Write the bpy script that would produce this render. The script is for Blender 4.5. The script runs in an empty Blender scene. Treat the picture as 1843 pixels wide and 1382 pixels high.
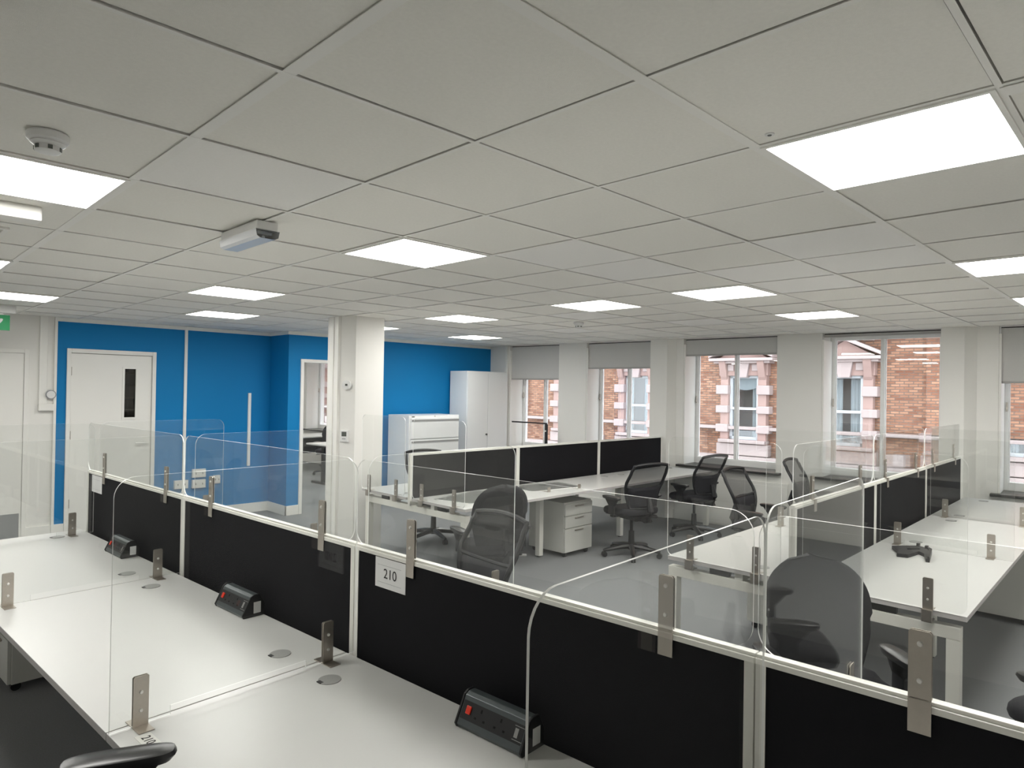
import bpy, bmesh, math, random
from mathutils import Matrix, Vector
random.seed(7)
S = bpy.context.scene
COL = S.collection
PI = math.pi

# ------------------------------------------------------------------ camera
H = 2.517                                    # ceiling height
yaw, pitch, roll = math.radians(45.01), math.radians(0.46), math.radians(0.942)
Fv = Vector((math.cos(pitch)*math.cos(yaw), math.cos(pitch)*math.sin(yaw), math.sin(pitch)))
Rv = Vector((math.sin(yaw), -math.cos(yaw), 0)); Uv = Rv.cross(Fv)
Rr = Rv*math.cos(roll)+Uv*math.sin(roll); Ur = -Rv*math.sin(roll)+Uv*math.cos(roll)
cam = bpy.data.cameras.new('camera'); camo = bpy.data.objects.new('camera', cam); COL.objects.link(camo)
cam.sensor_width = 36.0; cam.lens = 1202.0/1843.0*36.0; cam.clip_start = 0.05; cam.clip_end = 200
m = Matrix.Identity(4)
for i in range(3):
    m[i][0] = Rr[i]; m[i][1] = Ur[i]; m[i][2] = -Fv[i]
m.translation = Vector((-1.3354, -1.5101, H-0.7457))
camo.matrix_world = m
S.camera = camo

# ------------------------------------------------------------------ world, exposure
w = bpy.data.worlds.new('overcast_sky'); S.world = w; w.use_nodes = True
bg = w.node_tree.nodes['Background']
bg.inputs[0].default_value = (0.86, 0.93, 1.0, 1); bg.inputs[1].default_value = 2.4
S.view_settings.view_transform = 'Standard'; S.view_settings.look = 'None'
S.view_settings.exposure = 1.32; S.view_settings.gamma = 1.0
S.view_settings.use_curve_mapping = False
PANEL = 9.0                                  # LED panel emission
S.cycles.max_bounces = 10; S.cycles.transparent_max_bounces = 40; S.cycles.diffuse_bounces = 5

# ------------------------------------------------------------------ materials
MATS = {}
def nodes_of(name):
    mt = bpy.data.materials.new(name); mt.use_nodes = True
    return mt, mt.node_tree.nodes, mt.node_tree.links
def mat(name, col, rough=0.6, metal=0.0, var=0.0, scale=30.0, bump=0.0, bscale=200.0, spec=0.5):
    if name in MATS: return MATS[name]
    mt, n, l = nodes_of(name); b = n['Principled BSDF']
    b.inputs['Base Color'].default_value = (*col, 1); b.inputs['Roughness'].default_value = rough
    b.inputs['Metallic'].default_value = metal; b.inputs['Specular IOR Level'].default_value = spec
    if var or bump:
        tc = n.new('ShaderNodeTexCoord')
    if var:
        nz = n.new('ShaderNodeTexNoise'); nz.inputs['Scale'].default_value = scale; nz.inputs['Detail'].default_value = 4
        l.new(tc.outputs['Object'], nz.inputs['Vector'])
        mx = n.new('ShaderNodeMix'); mx.data_type = 'RGBA'
        mx.inputs['A'].default_value = (*[c*(1-var) for c in col], 1); mx.inputs['B'].default_value = (*[min(1, c*(1+var)) for c in col], 1)
        l.new(nz.outputs['Fac'], mx.inputs['Factor']); l.new(mx.outputs['Result'], b.inputs['Base Color'])
    if bump:
        n2 = n.new('ShaderNodeTexNoise'); n2.inputs['Scale'].default_value = bscale; n2.inputs['Detail'].default_value = 3
        l.new(tc.outputs['Object'], n2.inputs['Vector'])
        bp = n.new('ShaderNodeBump'); bp.inputs['Strength'].default_value = bump; bp.inputs['Distance'].default_value = 0.002
        l.new(n2.outputs['Fac'], bp.inputs['Height']); l.new(bp.outputs['Normal'], b.inputs['Normal'])
    MATS[name] = mt; return mt
def glass(name, tint=(0.97, 0.985, 0.975), haze=0.0, gain=1.0):
    mt, n, l = nodes_of(name); n.remove(n['Principled BSDF']); out = n['Material Output']
    tr = n.new('ShaderNodeBsdfTransparent'); tr.inputs[0].default_value = (*tint, 1)
    gl = n.new('ShaderNodeBsdfGlossy'); gl.inputs['Roughness'].default_value = 0.0
    lw = n.new('ShaderNodeLayerWeight'); lw.inputs[0].default_value = 0.5
    pw = n.new('ShaderNodeMath'); pw.operation = 'POWER'; pw.inputs[1].default_value = 5.0
    ma = n.new('ShaderNodeMath'); ma.operation = 'MULTIPLY_ADD'; ma.inputs[1].default_value = 0.95; ma.inputs[2].default_value = 0.045*gain
    l.new(lw.outputs['Facing'], pw.inputs[0]); l.new(pw.outputs[0], ma.inputs[0])
    mx = n.new('ShaderNodeMixShader'); l.new(ma.outputs[0], mx.inputs[0]); l.new(tr.outputs[0], mx.inputs[1]); l.new(gl.outputs[0], mx.inputs[2])
    last = mx
    if haze:
        df = n.new('ShaderNodeBsdfDiffuse'); df.inputs[0].default_value = (0.9, 0.9, 0.88, 1)
        m2 = n.new('ShaderNodeMixShader'); m2.inputs[0].default_value = haze
        l.new(mx.outputs[0], m2.inputs[1]); l.new(df.outputs[0], m2.inputs[2]); last = m2
    l.new(last.outputs[0], out.inputs[0]); MATS[name] = mt; return mt
def emit(name, col, s):
    mt, n, l = nodes_of(name); n.remove(n['Principled BSDF'])
    e = n.new('ShaderNodeEmission'); e.inputs[0].default_value = (*col, 1); e.inputs[1].default_value = s
    l.new(e.outputs[0], n['Material Output'].inputs[0]); MATS[name] = mt; return mt
def see_through(name, col, alpha, rough=0.8):
    mt, n, l = nodes_of(name); b = n['Principled BSDF']
    b.inputs['Base Color'].default_value = (*col, 1); b.inputs['Roughness'].default_value = rough; b.inputs['Alpha'].default_value = alpha
    MATS[name] = mt; return mt

wall_white = mat('painted_wall_white', (0.82, 0.81, 0.775), 0.7, var=0.02, scale=3, bump=0.05)
wall_blue = mat('painted_wall_blue', (0.0035, 0.20, 0.48), 0.6, var=0.03, scale=3, bump=0.05, spec=0.25)
gloss_white = mat('gloss_white_paint', (0.86, 0.85, 0.81), 0.35)
tile_m = mat('ceiling_tile_fibre', (0.87, 0.855, 0.80), 0.95, var=0.05, scale=90, bump=0.3, bscale=500)
tile_new = mat('ceiling_tile_newer', (0.90, 0.89, 0.86), 0.95, var=0.03, scale=90, bump=0.25, bscale=500)
grid_m = mat('ceiling_grid_white', (0.88, 0.87, 0.83), 0.6)
void_m = mat('ceiling_void_dark', (0.03, 0.028, 0.025), 0.9)
carpet = mat('grey_carpet', (0.25, 0.255, 0.262), 0.95, var=0.2, scale=160, bump=0.5, bscale=700, spec=0.1)
desk_m = mat('white_laminate', (0.62, 0.62, 0.605), 0.32, var=0.01, scale=5)
edge_m = mat('grey_edge_band', (0.55, 0.53, 0.52), 0.5)
steel_white = mat('white_powder_coat', (0.78, 0.77, 0.71), 0.4)
fabric = mat('black_screen_fabric', (0.010, 0.010, 0.012), 0.9, var=0.1, scale=300, bump=0.08, bscale=400, spec=0.2)
alu_white = mat('white_aluminium', (0.83, 0.82, 0.77), 0.35)
steel = mat('brushed_steel', (0.50, 0.46, 0.41), 0.36, metal=0.9, var=0.06, scale=120)
chrome = mat('bolt_chrome', (0.80, 0.79, 0.76), 0.35, metal=0.35)
port_m = mat('grey_plastic_port', (0.32, 0.32, 0.31), 0.45, var=0.08, scale=200)
dark_m = mat('black_plastic', (0.012, 0.012, 0.014), 0.45)
dark_gloss = mat('black_gloss_plastic', (0.016, 0.016, 0.017), 0.3)
seat_m = mat('black_seat_fabric', (0.012, 0.012, 0.016), 0.85, bump=0.3, bscale=800)
mesh_m = see_through('black_chair_mesh', (0.012, 0.012, 0.013), 0.62)
module_m = mat('anthracite_aluminium', (0.085, 0.10, 0.105), 0.35, metal=0.3)
red_m = mat('red_switch', (0.75, 0.035, 0.01), 0.3)
paper_m = mat('white_paper', (0.82, 0.82, 0.82), 0.7)
ink_m = mat('black_ink', (0.02, 0.02, 0.02), 0.7)
line_m = mat('grey_ink', (0.45, 0.45, 0.46), 0.7)
green_m = mat('exit_green', (0.0, 0.29, 0.09), 0.5)
lcd_m = mat('lcd_grey', (0.10, 0.11, 0.10), 0.3)
blind_m = mat('grey_blind_fabric', (0.60, 0.595, 0.58), 0.85, var=0.03, scale=60)
sill_m = mat('black_sill_board', (0.02, 0.019, 0.018), 0.35)
ped_m = mat('grey_pedestal_steel', (0.60, 0.60, 0.56), 0.45)
cab_m = mat('white_cabinet_steel', (0.83, 0.845, 0.845), 0.35)
acryl = glass('clear_acrylic', (0.985, 0.99, 0.986), haze=0.003, gain=0.78)
win_glass = glass('window_glass', (0.97, 0.98, 0.98), gain=1.6)
vis_glass = glass('vision_panel_glass', (0.55, 0.55, 0.52), gain=1.4)
led = emit('led_diffuser', (1.0, 0.985, 0.94), PANEL)
# acrylic edge: glow of piped light painted as an opaque near-white colour
_m, _n, _l = nodes_of('acrylic_edge'); _b = _n['Principled BSDF']
_b.inputs['Base Color'].default_value = (0.86, 0.88, 0.85, 1); _b.inputs['Roughness'].default_value = 0.25
_b.inputs['Transmission Weight'].default_value = 0.0; _b.inputs['Alpha'].default_value = 0.85
acr_edge = _m; _b.inputs['Alpha'].default_value = 1.0; _b.inputs['Base Color'].default_value = (0.95, 0.96, 0.94, 1)
# brick facade
def brick_mat():
    mt, n, l = nodes_of('red_brick'); b = n['Principled BSDF']; b.inputs['Roughness'].default_value = 0.9
    tc = n.new('ShaderNodeTexCoord'); sx = n.new('ShaderNodeSeparateXYZ'); l.new(tc.outputs['Object'], sx.inputs[0])
    cx = n.new('ShaderNodeCombineXYZ'); l.new(sx.outputs['Y'], cx.inputs['X']); l.new(sx.outputs['Z'], cx.inputs['Y'])
    br = n.new('ShaderNodeTexBrick'); l.new(cx.outputs[0], br.inputs[0])
    br.inputs['Color1'].default_value = (0.17, 0.060, 0.030, 1); br.inputs['Color2'].default_value = (0.36, 0.185, 0.11, 1)
    br.inputs['Mortar'].default_value = (0.13, 0.085, 0.065, 1); br.inputs['Scale'].default_value = 1.0
    br.inputs['Brick Width'].default_value = 0.23; br.inputs['Row Height'].default_value = 0.078; br.inputs['Mortar Size'].default_value = 0.013
    nz = n.new('ShaderNodeTexNoise'); nz.inputs['Scale'].default_value = 2.2; nz.inputs['Detail'].default_value = 5; l.new(tc.outputs['Object'], nz.inputs[0])
    mx = n.new('ShaderNodeMix'); mx.data_type = 'RGBA'; mx.blend_type = 'OVERLAY'; mx.inputs['Factor'].default_value = 0.35
    l.new(br.outputs['Color'], mx.inputs['A']); l.new(nz.outputs['Fac'], mx.inputs['B']); l.new(mx.outputs['Result'], b.inputs['Base Color'])
    MATS['red_brick'] = mt; return mt
brick = brick_mat()
stone = mat('pink_terracotta_stone', (0.30, 0.195, 0.17), 0.85, var=0.12, scale=3)
stone_pale = mat('pale_stone', (0.34, 0.27, 0.255), 0.85, var=0.1, scale=3)
far_sash = mat('far_sash_paint', (0.44, 0.45, 0.46), 0.5)
curtain = mat('pale_curtain', (0.24, 0.27, 0.285), 0.9, var=0.05, scale=8)
asphalt = mat('street_asphalt', (0.12, 0.12, 0.12), 0.9, var=0.2, scale=5)
sash_m = mat('white_sash_paint', (0.90, 0.90, 0.89), 0.4)

# ------------------------------------------------------------------ mesh helpers
class MB:
    def __init__(s): s.v = []; s.f = []; s.mi = []
    def add(s, vs, fs, mi=0):
        o = len(s.v); s.v += [tuple(p) for p in vs]; s.f += [tuple(i+o for i in f) for f in fs]; s.mi += [mi]*len(fs); return s
    def box(s, x0, x1, y0, y1, z0, z1, mi=0):
        return s.add([(x0,y0,z0),(x1,y0,z0),(x1,y1,z0),(x0,y1,z0),(x0,y0,z1),(x1,y0,z1),(x1,y1,z1),(x0,y1,z1)],
                     [(0,3,2,1),(4,5,6,7),(0,1,5,4),(1,2,6,5),(2,3,7,6),(3,0,4,7)], mi)
    def cyl(s, c, r0, r1, z0, z1, n=16, mi=0, axis='z', cap=True):
        def P(a, b, t):
            if axis == 'z': return (c[0]+a, c[1]+b, t)
            if axis == 'x': return (t, c[0]+a, c[1]+b)
            return (c[0]+a, t, c[1]+b)
        vs = [P(r0*math.cos(2*PI*i/n), r0*math.sin(2*PI*i/n), z0) for i in range(n)]+[P(r1*math.cos(2*PI*i/n), r1*math.sin(2*PI*i/n), z1) for i in range(n)]
        fs = [(i, (i+1) % n, n+(i+1) % n, n+i) for i in range(n)]
        if cap: fs += [tuple(range(n-1, -1, -1)), tuple(range(n, 2*n))]
        return s.add(vs, fs, mi)
    def prism(s, poly, d0, d1, plane='xz', mi=0, smi=None):
        """poly 2D outline extruded along the remaining axis from d0 to d1; smi = material of the edge band"""
        n = len(poly)
        def P(p, d):
            return {'xz': (p[0], d, p[1]), 'yz': (d, p[0], p[1]), 'xy': (p[0], p[1], d)}[plane]
        vs = [P(p, d0) for p in poly]+[P(p, d1) for p in poly]
        s.add(vs, [tuple(range(n)), tuple(range(2*n-1, n-1, -1))], mi)
        o = len(s.v)-2*n
        s.f += [(o+i, o+n+i, o+n+(i+1) % n, o+(i+1) % n) for i in range(n)]
        s.mi += [mi if smi is None else smi]*n
        return s
    def tube(s, pts, r, n=8, mi=0):
        pts = [Vector(p) for p in pts]; rings = []
        rr = r if isinstance(r, (list, tuple)) else [r]*len(pts)
        for i, p in enumerate(pts):
            d = (pts[min(i+1, len(pts)-1)]-pts[max(i-1, 0)]).normalized()
            a = d.cross(Vector((0, 0, 1)))
            if a.length < 1e-3: a = Vector((1, 0, 0))
            a.normalize(); b = d.cross(a)
            rings.append([p+rr[i]*(math.cos(2*PI*k/n)*a+math.sin(2*PI*k/n)*b) for k in range(n)])
        vs = [q for R_ in rings for q in R_]; fs = []
        for i in range(len(pts)-1):
            fs += [(i*n+k, i*n+(k+1) % n, (i+1)*n+(k+1) % n, (i+1)*n+k) for k in range(n)]
        fs += [tuple(range(n-1, -1, -1)), tuple(range((len(pts)-1)*n, len(pts)*n))]
        return s.add(vs, fs, mi)
    def mesh(s, name, mats, bevel=0, smooth=False):
        me = bpy.data.meshes.new(name); me.from_pydata(s.v, [], s.f)
        for mt in (mats if isinstance(mats, (list, tuple)) else [mats]): me.materials.append(mt)
        me.polygons.foreach_set('material_index', s.mi)
        bm = bmesh.new(); bm.from_mesh(me); bmesh.ops.recalc_face_normals(bm, faces=bm.faces)
        if bevel:
            es = [e for e in bm.edges if len(e.link_faces) == 2 and e.calc_face_angle(0) > 0.5]
            bmesh.ops.bevel(bm, geom=es, offset=bevel, segments=2, profile=0.6, affect='EDGES', clamp_overlap=True)
        bm.to_mesh(me); bm.free()
        if smooth:
            me.polygons.foreach_set('use_smooth', [True]*len(me.polygons))
            me.set_sharp_from_angle(angle=math.radians(40))
        me.update(); return me

class Frame:
    def __init__(s, x, y, deg): s.x, s.y, s.a = x, y, math.radians(deg)
    def p(s, a, b): return (s.x+a*math.cos(s.a)-b*math.sin(s.a), s.y+a*math.sin(s.a)+b*math.cos(s.a))
ROOM = Frame(0, 0, 0)
UVF = Frame(0, 0, 3.67)                     # window wall and near desk row are skewed to the ceiling grid
_o = UVF.p(0.175, -2.41); ROW = Frame(_o[0], _o[1], 93.67)          # near row: s runs away from camera, t towards camera aisle
_o = UVF.p(2.68, 3.47); PA = Frame(_o[0], _o[1], 0.47)
_o = UVF.p(2.41, -0.14); PB = Frame(_o[0], _o[1], 1.27)

def tag(o, label=None, cat=None, group=None, kind=None):
    if label: o['label'] = label
    if cat: o['category'] = cat
    if group: o['group'] = group
    if kind: o['kind'] = kind
    return o
def place(o, fr, a=0, b=0, z=0, rot=0):
    x, y = fr.p(a, b); o.location = (x, y, z); o.rotation_euler = (0, 0, fr.a+math.radians(rot)); return o
def thing(name, label, cat, fr=ROOM, a=0, b=0, z=0, rot=0, group=None):
    o = bpy.data.objects.new(name, None); COL.objects.link(o); o.empty_display_size = 0.1
    place(o, fr, a, b, z, rot); return tag(o, label, cat, group)
def part(name, mb, mats, parent, bevel=0, smooth=False, label=None, loc=None, kind=None):
    me = mb if isinstance(mb, bpy.types.Mesh) else mb.mesh(name, mats, bevel, smooth)
    o = bpy.data.objects.new(name, me); COL.objects.link(o); o.parent = parent
    if loc: o.location = loc
    return tag(o, label, kind=kind)
def single(name, mb, mats, label, cat, fr=ROOM, a=0, b=0, z=0, rot=0, group=None, bevel=0, smooth=False):
    me = mb if isinstance(mb, bpy.types.Mesh) else mb.mesh(name, mats, bevel, smooth)
    o = bpy.data.objects.new(name, me); COL.objects.link(o); place(o, fr, a, b, z, rot); return tag(o, label, cat, group)
def struct(name, mb, mats, fr=ROOM, label=None, bevel=0):
    me = mb.mesh(name, mats, bevel); o = bpy.data.objects.new(name, me); COL.objects.link(o); place(o, fr)
    return tag(o, label, kind='structure')
def copy_tree(o, parent=None):
    c = o.copy(); COL.objects.link(c)
    if parent: c.parent = parent
    for ch in list(o.children): copy_tree(ch, c)
    return c
def arc(cx, cz, r, a0, a1, n=6):
    return [(cx+r*math.cos(math.radians(a0+(a1-a0)*i/n)), cz+r*math.sin(math.radians(a0+(a1-a0)*i/n))) for i in range(n+1)]
def text_mesh(txt, size, mt, name):
    cu = bpy.data.curves.new(name, 'FONT'); cu.body = txt; cu.size = size; cu.align_x = 'CENTER'; cu.align_y = 'CENTER'; cu.extrude = 0.0002
    ob = bpy.data.objects.new(name, cu); COL.objects.link(ob)
    bpy.context.view_layer.update()
    me = bpy.data.meshes.new_from_object(ob.evaluated_get(bpy.context.evaluated_depsgraph_get()))
    bpy.data.objects.remove(ob); bpy.data.curves.remove(cu)
    me.materials.clear(); me.materials.append(mt); me.name = name; return me

# ================================================================== THE SETTING
UW = 7.17                                    # window wall face in the skewed frame
WZ = 0.77                                    # sill height
def wx(y): return (UW-y*math.sin(UVF.a))/math.cos(UVF.a)             # room x of window wall at room y
# floor / slab
YN = 7.65; YF = 7.10; XW, YS = -3.3, -4.4; YB = 13.3
floor = struct('floor', MB().box(XW-0.2, wx(YS)+0.3, YS-0.2, YB+0.2, -0.12, 0.0), carpet, label='grey carpet floor')
# walls
MB_ = MB().box(XW, 0.39, YN, YN+0.12, 0, H+0.15)
wl = struct('wall_left', MB_, wall_white, label='white wall at the left end beside the blue wall')
b = MB(); b.box(0.39, 0.49, YN, YN+0.12, 0, H+0.15); b.box(0.49, 1.447, YN, YN+0.12, 2.165, H+0.15); b.box(1.447, 2.95, YN, YN+0.12, 0, H+0.15)
b.box(2.95, 3.07, YF+0.12, YN+0.12, 0, H+0.15)
wb = struct('wall_blue_recess', b, wall_blue, label='blue painted wall with the white door')
b = MB(); b.box(2.95, 3.126, YF, YF+0.12, 0, H+0.15); b.box(3.126, 4.08, YF, YF+0.12, 2.144, H+0.15); b.box(4.08, wx(YF)+0.02, YF, YF+0.12, 0, H+0.15)
wf = struct('wall_blue_front', b, wall_blue, label='blue painted wall with the open doorway')
struct('wall_west', MB().box(XW-0.12, XW, YS, YN+0.12, 0, H+0.15), wall_white, label='white wall behind the camera')
struct('wall_south', MB().box(XW-0.12, wx(YS)+0.2, YS-0.12, YS, 0, H+0.15), wall_white, label='white end wall behind the camera')
# room beyond the doorway
struct('wall_far_room_back', MB().box(2.8, 6.9, YB, YB+0.12, 0, H+0.15), wall_white, label='white back wall of the room beyond the doorway')
struct('wall_far_room_side', MB().box(2.83, 2.95, YN+0.12, YB, 0, H+0.15), wall_white, label='white side wall of the room beyond the doorway')
# lobby seen through the door's vision panel
# window wall with openings
OPEN = [(11.45, 12.6), (5.14, 6.2), (3.43, 4.6), (1.66, 2.95), (-0.12, 1.12), (-2.0, -0.63)]
b = MB(); edges = [15.0]
for lo, hi in OPEN: edges += [hi, lo]
edges += [-5.2]
for i in range(0, len(edges), 2): b.box(UW, UW+0.5, edges[i+1], edges[i], 0, H+0.15)
for lo, hi in OPEN: b.box(UW, UW+0.5, lo, hi, 0, WZ-0.03).box(UW, UW+0.5, lo, hi, H+0.002, H+0.15)
ww = struct('wall_window', b, wall_white, UVF, 'white window wall with piers between tall windows')
# stepped pier casings
for nm, v0, v1, v2 in (('pier_casing', 3.43, 3.16, 3.06), ('pier_casing', -0.12, -0.34, -0.44)):
    part(nm, MB().prism([(UW+0.001, v0-0.005), (UW-0.09, v0-0.005), (UW-0.09, v1), (UW-0.005, v2), (UW+0.001, v2)], 0, H, 'xy'), wall_white, ww, label='boxed pier casing with a splayed side')
part('dado_ledge', MB().box(UW-0.03, UW, 1.5, 3.05, 0.60, 0.64).box(UW-0.03, UW, 1.5, 3.05, 0.02, 0.6), gloss_white, ww, bevel=0.004)

# baseboards
def base(name, x0, x1, y, lab): 
    return struct(name, MB().box(x0, x1, y-0.018, y, 0, 0.13), gloss_white, label=lab, bevel=0.004)
base('baseboard_left', XW, 0.49, YN, 'white skirting at the left wall')
base('baseboard_recess', 1.447, 2.932, YN, 'white skirting of the blue recess')
base('baseboard_front', 4.08, wx(YF)-0.02, YF, 'white skirting of the front blue wall')
struct('baseboard_jog', MB().box(2.932, 2.95, YF-0.018, YN, 0, 0.13).box(2.932, 3.126, YF-0.018, YF, 0, 0.13), gloss_white, label='white skirting around the blue corner', bevel=0.004)
struct('baseboard_window', MB().box(UW-0.018, UW, -5.0, 6.9, 0, 0.13), gloss_white, UVF, 'white skirting along the window wall', bevel=0.004)
# cornice strips and wall trim
struct('trim_1', MB().box(0.39, 2.95, YN-0.02, YN, H-0.045, H), gloss_white, label='white strip above the blue recess wall')
struct('trim_2', MB().box(2.932, wx(YF)-0.02, YF-0.02, YF, H-0.045, H).box(2.932, 2.95, YF, YN, H-0.045, H), gloss_white, label='white strip above the front blue wall')
struct('trim_3', MB().box(1.785, 1.82, YN-0.022, YN, 0.13, H-0.045), gloss_white, label='white full-height joint strip on the blue wall')
struct('trim_4', MB().box(2.635, 2.672, YN-0.025, YN, 0.65, 1.66), gloss_white, label='short white vertical trunking on the blue wall')
struct('trim_5', MB().box(0.365, 0.392, YN-0.03, YN, 0.0, H), gloss_white, label='white corner strip at the edge of the blue wall')
struct('trim_6', MB().box(UW-0.045, UW, 6.225, 6.27, 0.13, H), gloss_white, UVF, label='white vertical pipe casing in the window corner')

# column
col = struct('column', MB().prism([(2.47, 4.63), (2.82, 4.63), (2.82, 5.05), (2.38, 5.05), (2.38, 4.77)], 0, H+0.14, 'xy'), wall_white, label='white column with a splayed corner in the middle of the office')
part('trunking', MB().box(2.352, 2.381, 4.79, 4.85, 0, H), gloss_white, col)
part('trunking', MB().box(2.370, 2.381, 4.92, 5.0, 0, H), gloss_white, col)

# ------------------------------------------------------------------ ceiling
G = 0.6
ceil = struct('ceiling', MB().box(XW-0.2, wx(YS)+0.3, YS-0.2, YB+0.2, H+0.14, H+0.2), void_m, label='suspended ceiling of square tiles')
LIGHTS = [(1,-2,'large lit ceiling panel at the upper right, nearest of all'), (-2,2,'lit ceiling panel at the upper left beside the white box fitting'),
 (1,2,'lit ceiling panel in the middle, next to the clear emergency light'), (1,6,'lit ceiling panel over the blue wall, nearer of the two before the white door'),
 (2,9,'small lit ceiling panel closest to the white door'), (-1,9,'lit ceiling panel above the green exit sign'), (-2,6,'lit ceiling panel cut by the left picture edge'),
 (5,6,'lit ceiling panel to the right of the column top'), (8,9,'small lit ceiling panel above the tall white cupboard'), (5,3,'lit ceiling panel before the small smoke detector'),
 (5,1,'lit ceiling panel in front of the third window'), (8,1,'lit ceiling panel close to the unblinded window'), (5,-2,'lit ceiling panel at the right picture edge, larger one'),
 (8,-2,'lit ceiling panel at the right picture edge, smaller one'), (5,9,'lit ceiling panel peeping out behind the column'),
 (1,-6,'lit ceiling panel behind the camera'), (5,-6,'lit ceiling panel behind the camera near the windows')]
FAR_L = [(6,14,'lit ceiling panel in the room beyond the doorway'), (6,18,'lit ceiling panel deep in the room beyond the doorway'), (9,14,'added lit panel brightening the window side of the room beyond the doorway'), (9,17,'added lit panel brightening the window desk beyond the doorway')]  # the window-side panels are added, out of view, to brighten the far room
lit = {(i, j) for i, j, _ in LIGHTS+FAR_L}
NEW = {(-1,1), (2,1), (4,0), (3,-1), (4,-1), (8,6), (8,3), (5,0), (3,1), (6,4)}
gap, barw = 0.0032, 0.015
tile_me = MB().box(-G/2+barw/2+gap, G/2-barw/2-gap, -G/2+barw/2+gap, G/2-barw/2-gap, 0.0, 0.016).mesh('ceiling_tile', tile_m)
tile_me2 = tile_me.copy(); tile_me2.materials.clear(); tile_me2.materials.append(tile_new)
i0, i1, j0, j1 = -6, 12, -8, 12
rest = MB(); ntile = 0
def proj(x, y, z):
    d = Vector((x, y, z))-m.translation; c = d.dot(Fv)
    return (c, 921.5+1202*d.dot(Rr)/c, 691-1202*d.dot(Ur)/c) if c > 0.05 else (c, -9e9, 0)
for i in range(i0, i1):
    for j in range(j0, j1+10):
        x0, y0 = i*G, j*G
        if x0+G/2 > wx(y0)+0.2 or (i, j) in lit: continue
        if j > 12 and i < 4: continue
        cx, cy = x0+G/2, y0+G/2
        if cx < XW-0.1 or cy < YS-0.1: continue
        vis = False
        for dx in (-0.3, 0, 0.3):
            for dy in (-0.3, 0, 0.3):
                c, px, py = proj(cx+dx, cy+dy, H)
                if c > 0.2 and -250 < px < 2100 and py > -350: vis = True
        if vis and j <= 12:
            o = part('ceiling_tile', tile_me2 if (i, j) in NEW else tile_me, None, ceil, loc=(cx+random.uniform(-.001, .001), cy+random.uniform(-.001, .001), H+random.uniform(-0.001, 0.003))); ntile += 1
        else: rest.box(x0+0.0115, x0+G-0.0115, y0+0.0115, y0+G-0.0115, H, H+0.016)
part('ceiling_tile_field', rest, tile_m, ceil, kind='stuff')
for i in range(i0, i1+1):
    wd = 0.034 if i == -1 else barw
    part('tee_bar', MB().box(i*G-wd/2, i*G+wd/2, YS, YB, H-0.003, H-0.001).box(i*G-0.002, i*G+0.002, YS, YB, H-0.001, H+0.035), grid_m, ceil)
for j in range(j0, j1+11):
    wd = 0.032 if j == -1 else barw
    part('cross_tee', MB().box(XW, wx(j*G)+0.1, j*G-wd/2, j*G+wd/2, H-0.0035, H-0.0015).box(XW, wx(j*G)+0.1, j*G-0.002, j*G+0.002, H-0.0015, H+0.03), grid_m, ceil)
part('margin_strip', MB().box(1*G+0.01, 1*G+0.07, YS, -2*G, H-0.006, H-0.0035), grid_m, ceil)
lt0 = None
for i, j, lab in LIGHTS+FAR_L:
    if lt0 is None:
        t = thing('ceiling_light', lab, 'ceiling light', ROOM, (i+.5)*G, (j+.5)*G, H, group='lit square ceiling panels')
        part('frame', MB().box(-.292, .292, -.292, -.278, -.008, .02).box(-.292, .292, .278, .292, -.008, .02).box(-.292, -.278, -.278, .278, -.008, .02).box(.278, .292, -.278, .278, -.008, .02), grid_m, t)
        part('diffuser', MB().box(-.279, .279, -.279, .279, -.004, .004), led, t); lt0 = t
    else:
        t = copy_tree(lt0); t.location = ((i+.5)*G, (j+.5)*G, H); tag(t, lab)

# ------------------------------------------------------------------ windows, blinds, sills
def window(n, lo, hi, lab, opened=False):
    wd = hi-lo; d0, d1 = UW+0.34, UW+0.41
    fr = MB()
    fr.box(d0, d1, lo, lo+0.06, WZ, H).box(d0, d1, hi-0.06, hi, WZ, H).box(d0, d1, lo+0.06, hi-0.06, WZ, WZ+0.09).box(d0, d1, lo+0.06, hi-0.06, H-0.07, H)
    o = struct('window_%d' % n, fr, sash_m, UVF, lab, bevel=0.005)
    mid = lo+wd*0.52
    part('mullion', MB().box(d0-0.01, d1, mid-0.02, mid+0.02, WZ+0.09, H-0.07), sash_m, o, bevel=0.006)
    for a, c in ((lo+0.06, mid-0.02), (mid+0.02, hi-0.06)):
        p = part('pane', MB().box(d0+0.03, d0+0.036, a, c, WZ+0.09, H-0.07), win_glass, o)
        part('glazing_bead', MB().box(d0+0.012, d0+0.03, a, a+0.012, WZ+0.09, H-0.07).box(d0+0.012, d0+0.03, c-0.012, c, WZ+0.09, H-0.07), sash_m, p)
    part('reveal_lining', MB().box(UW+0.004, d0-0.01, hi-0.022, hi-0.001, WZ, H-0.08), gloss_white, o, bevel=0.003)
    part('sash_fastener', MB().box(d0-0.02, d0, hi-0.05, hi-0.035, 1.62, 1.72).box(d0-0.035, d0-0.02, hi-0.048, hi-0.037, 1.64, 1.66), steel, o, bevel=0.003)
    s = part('window_sill', MB().box(UW-0.085, d0, lo-0.07, hi+0.06, WZ-0.03, WZ), sill_m, o, bevel=0.006, label='black window board')
    return o
WL = ['window of the room seen through the doorway', 'window behind the tall cupboard', 'second window, half covered by a grey blind', 'third window with a short grey blind', 'window without a lowered blind', 'window at the right picture edge']
for k, (lo, hi) in enumerate(OPEN): window(k+1, lo, hi, WL[k])
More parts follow.
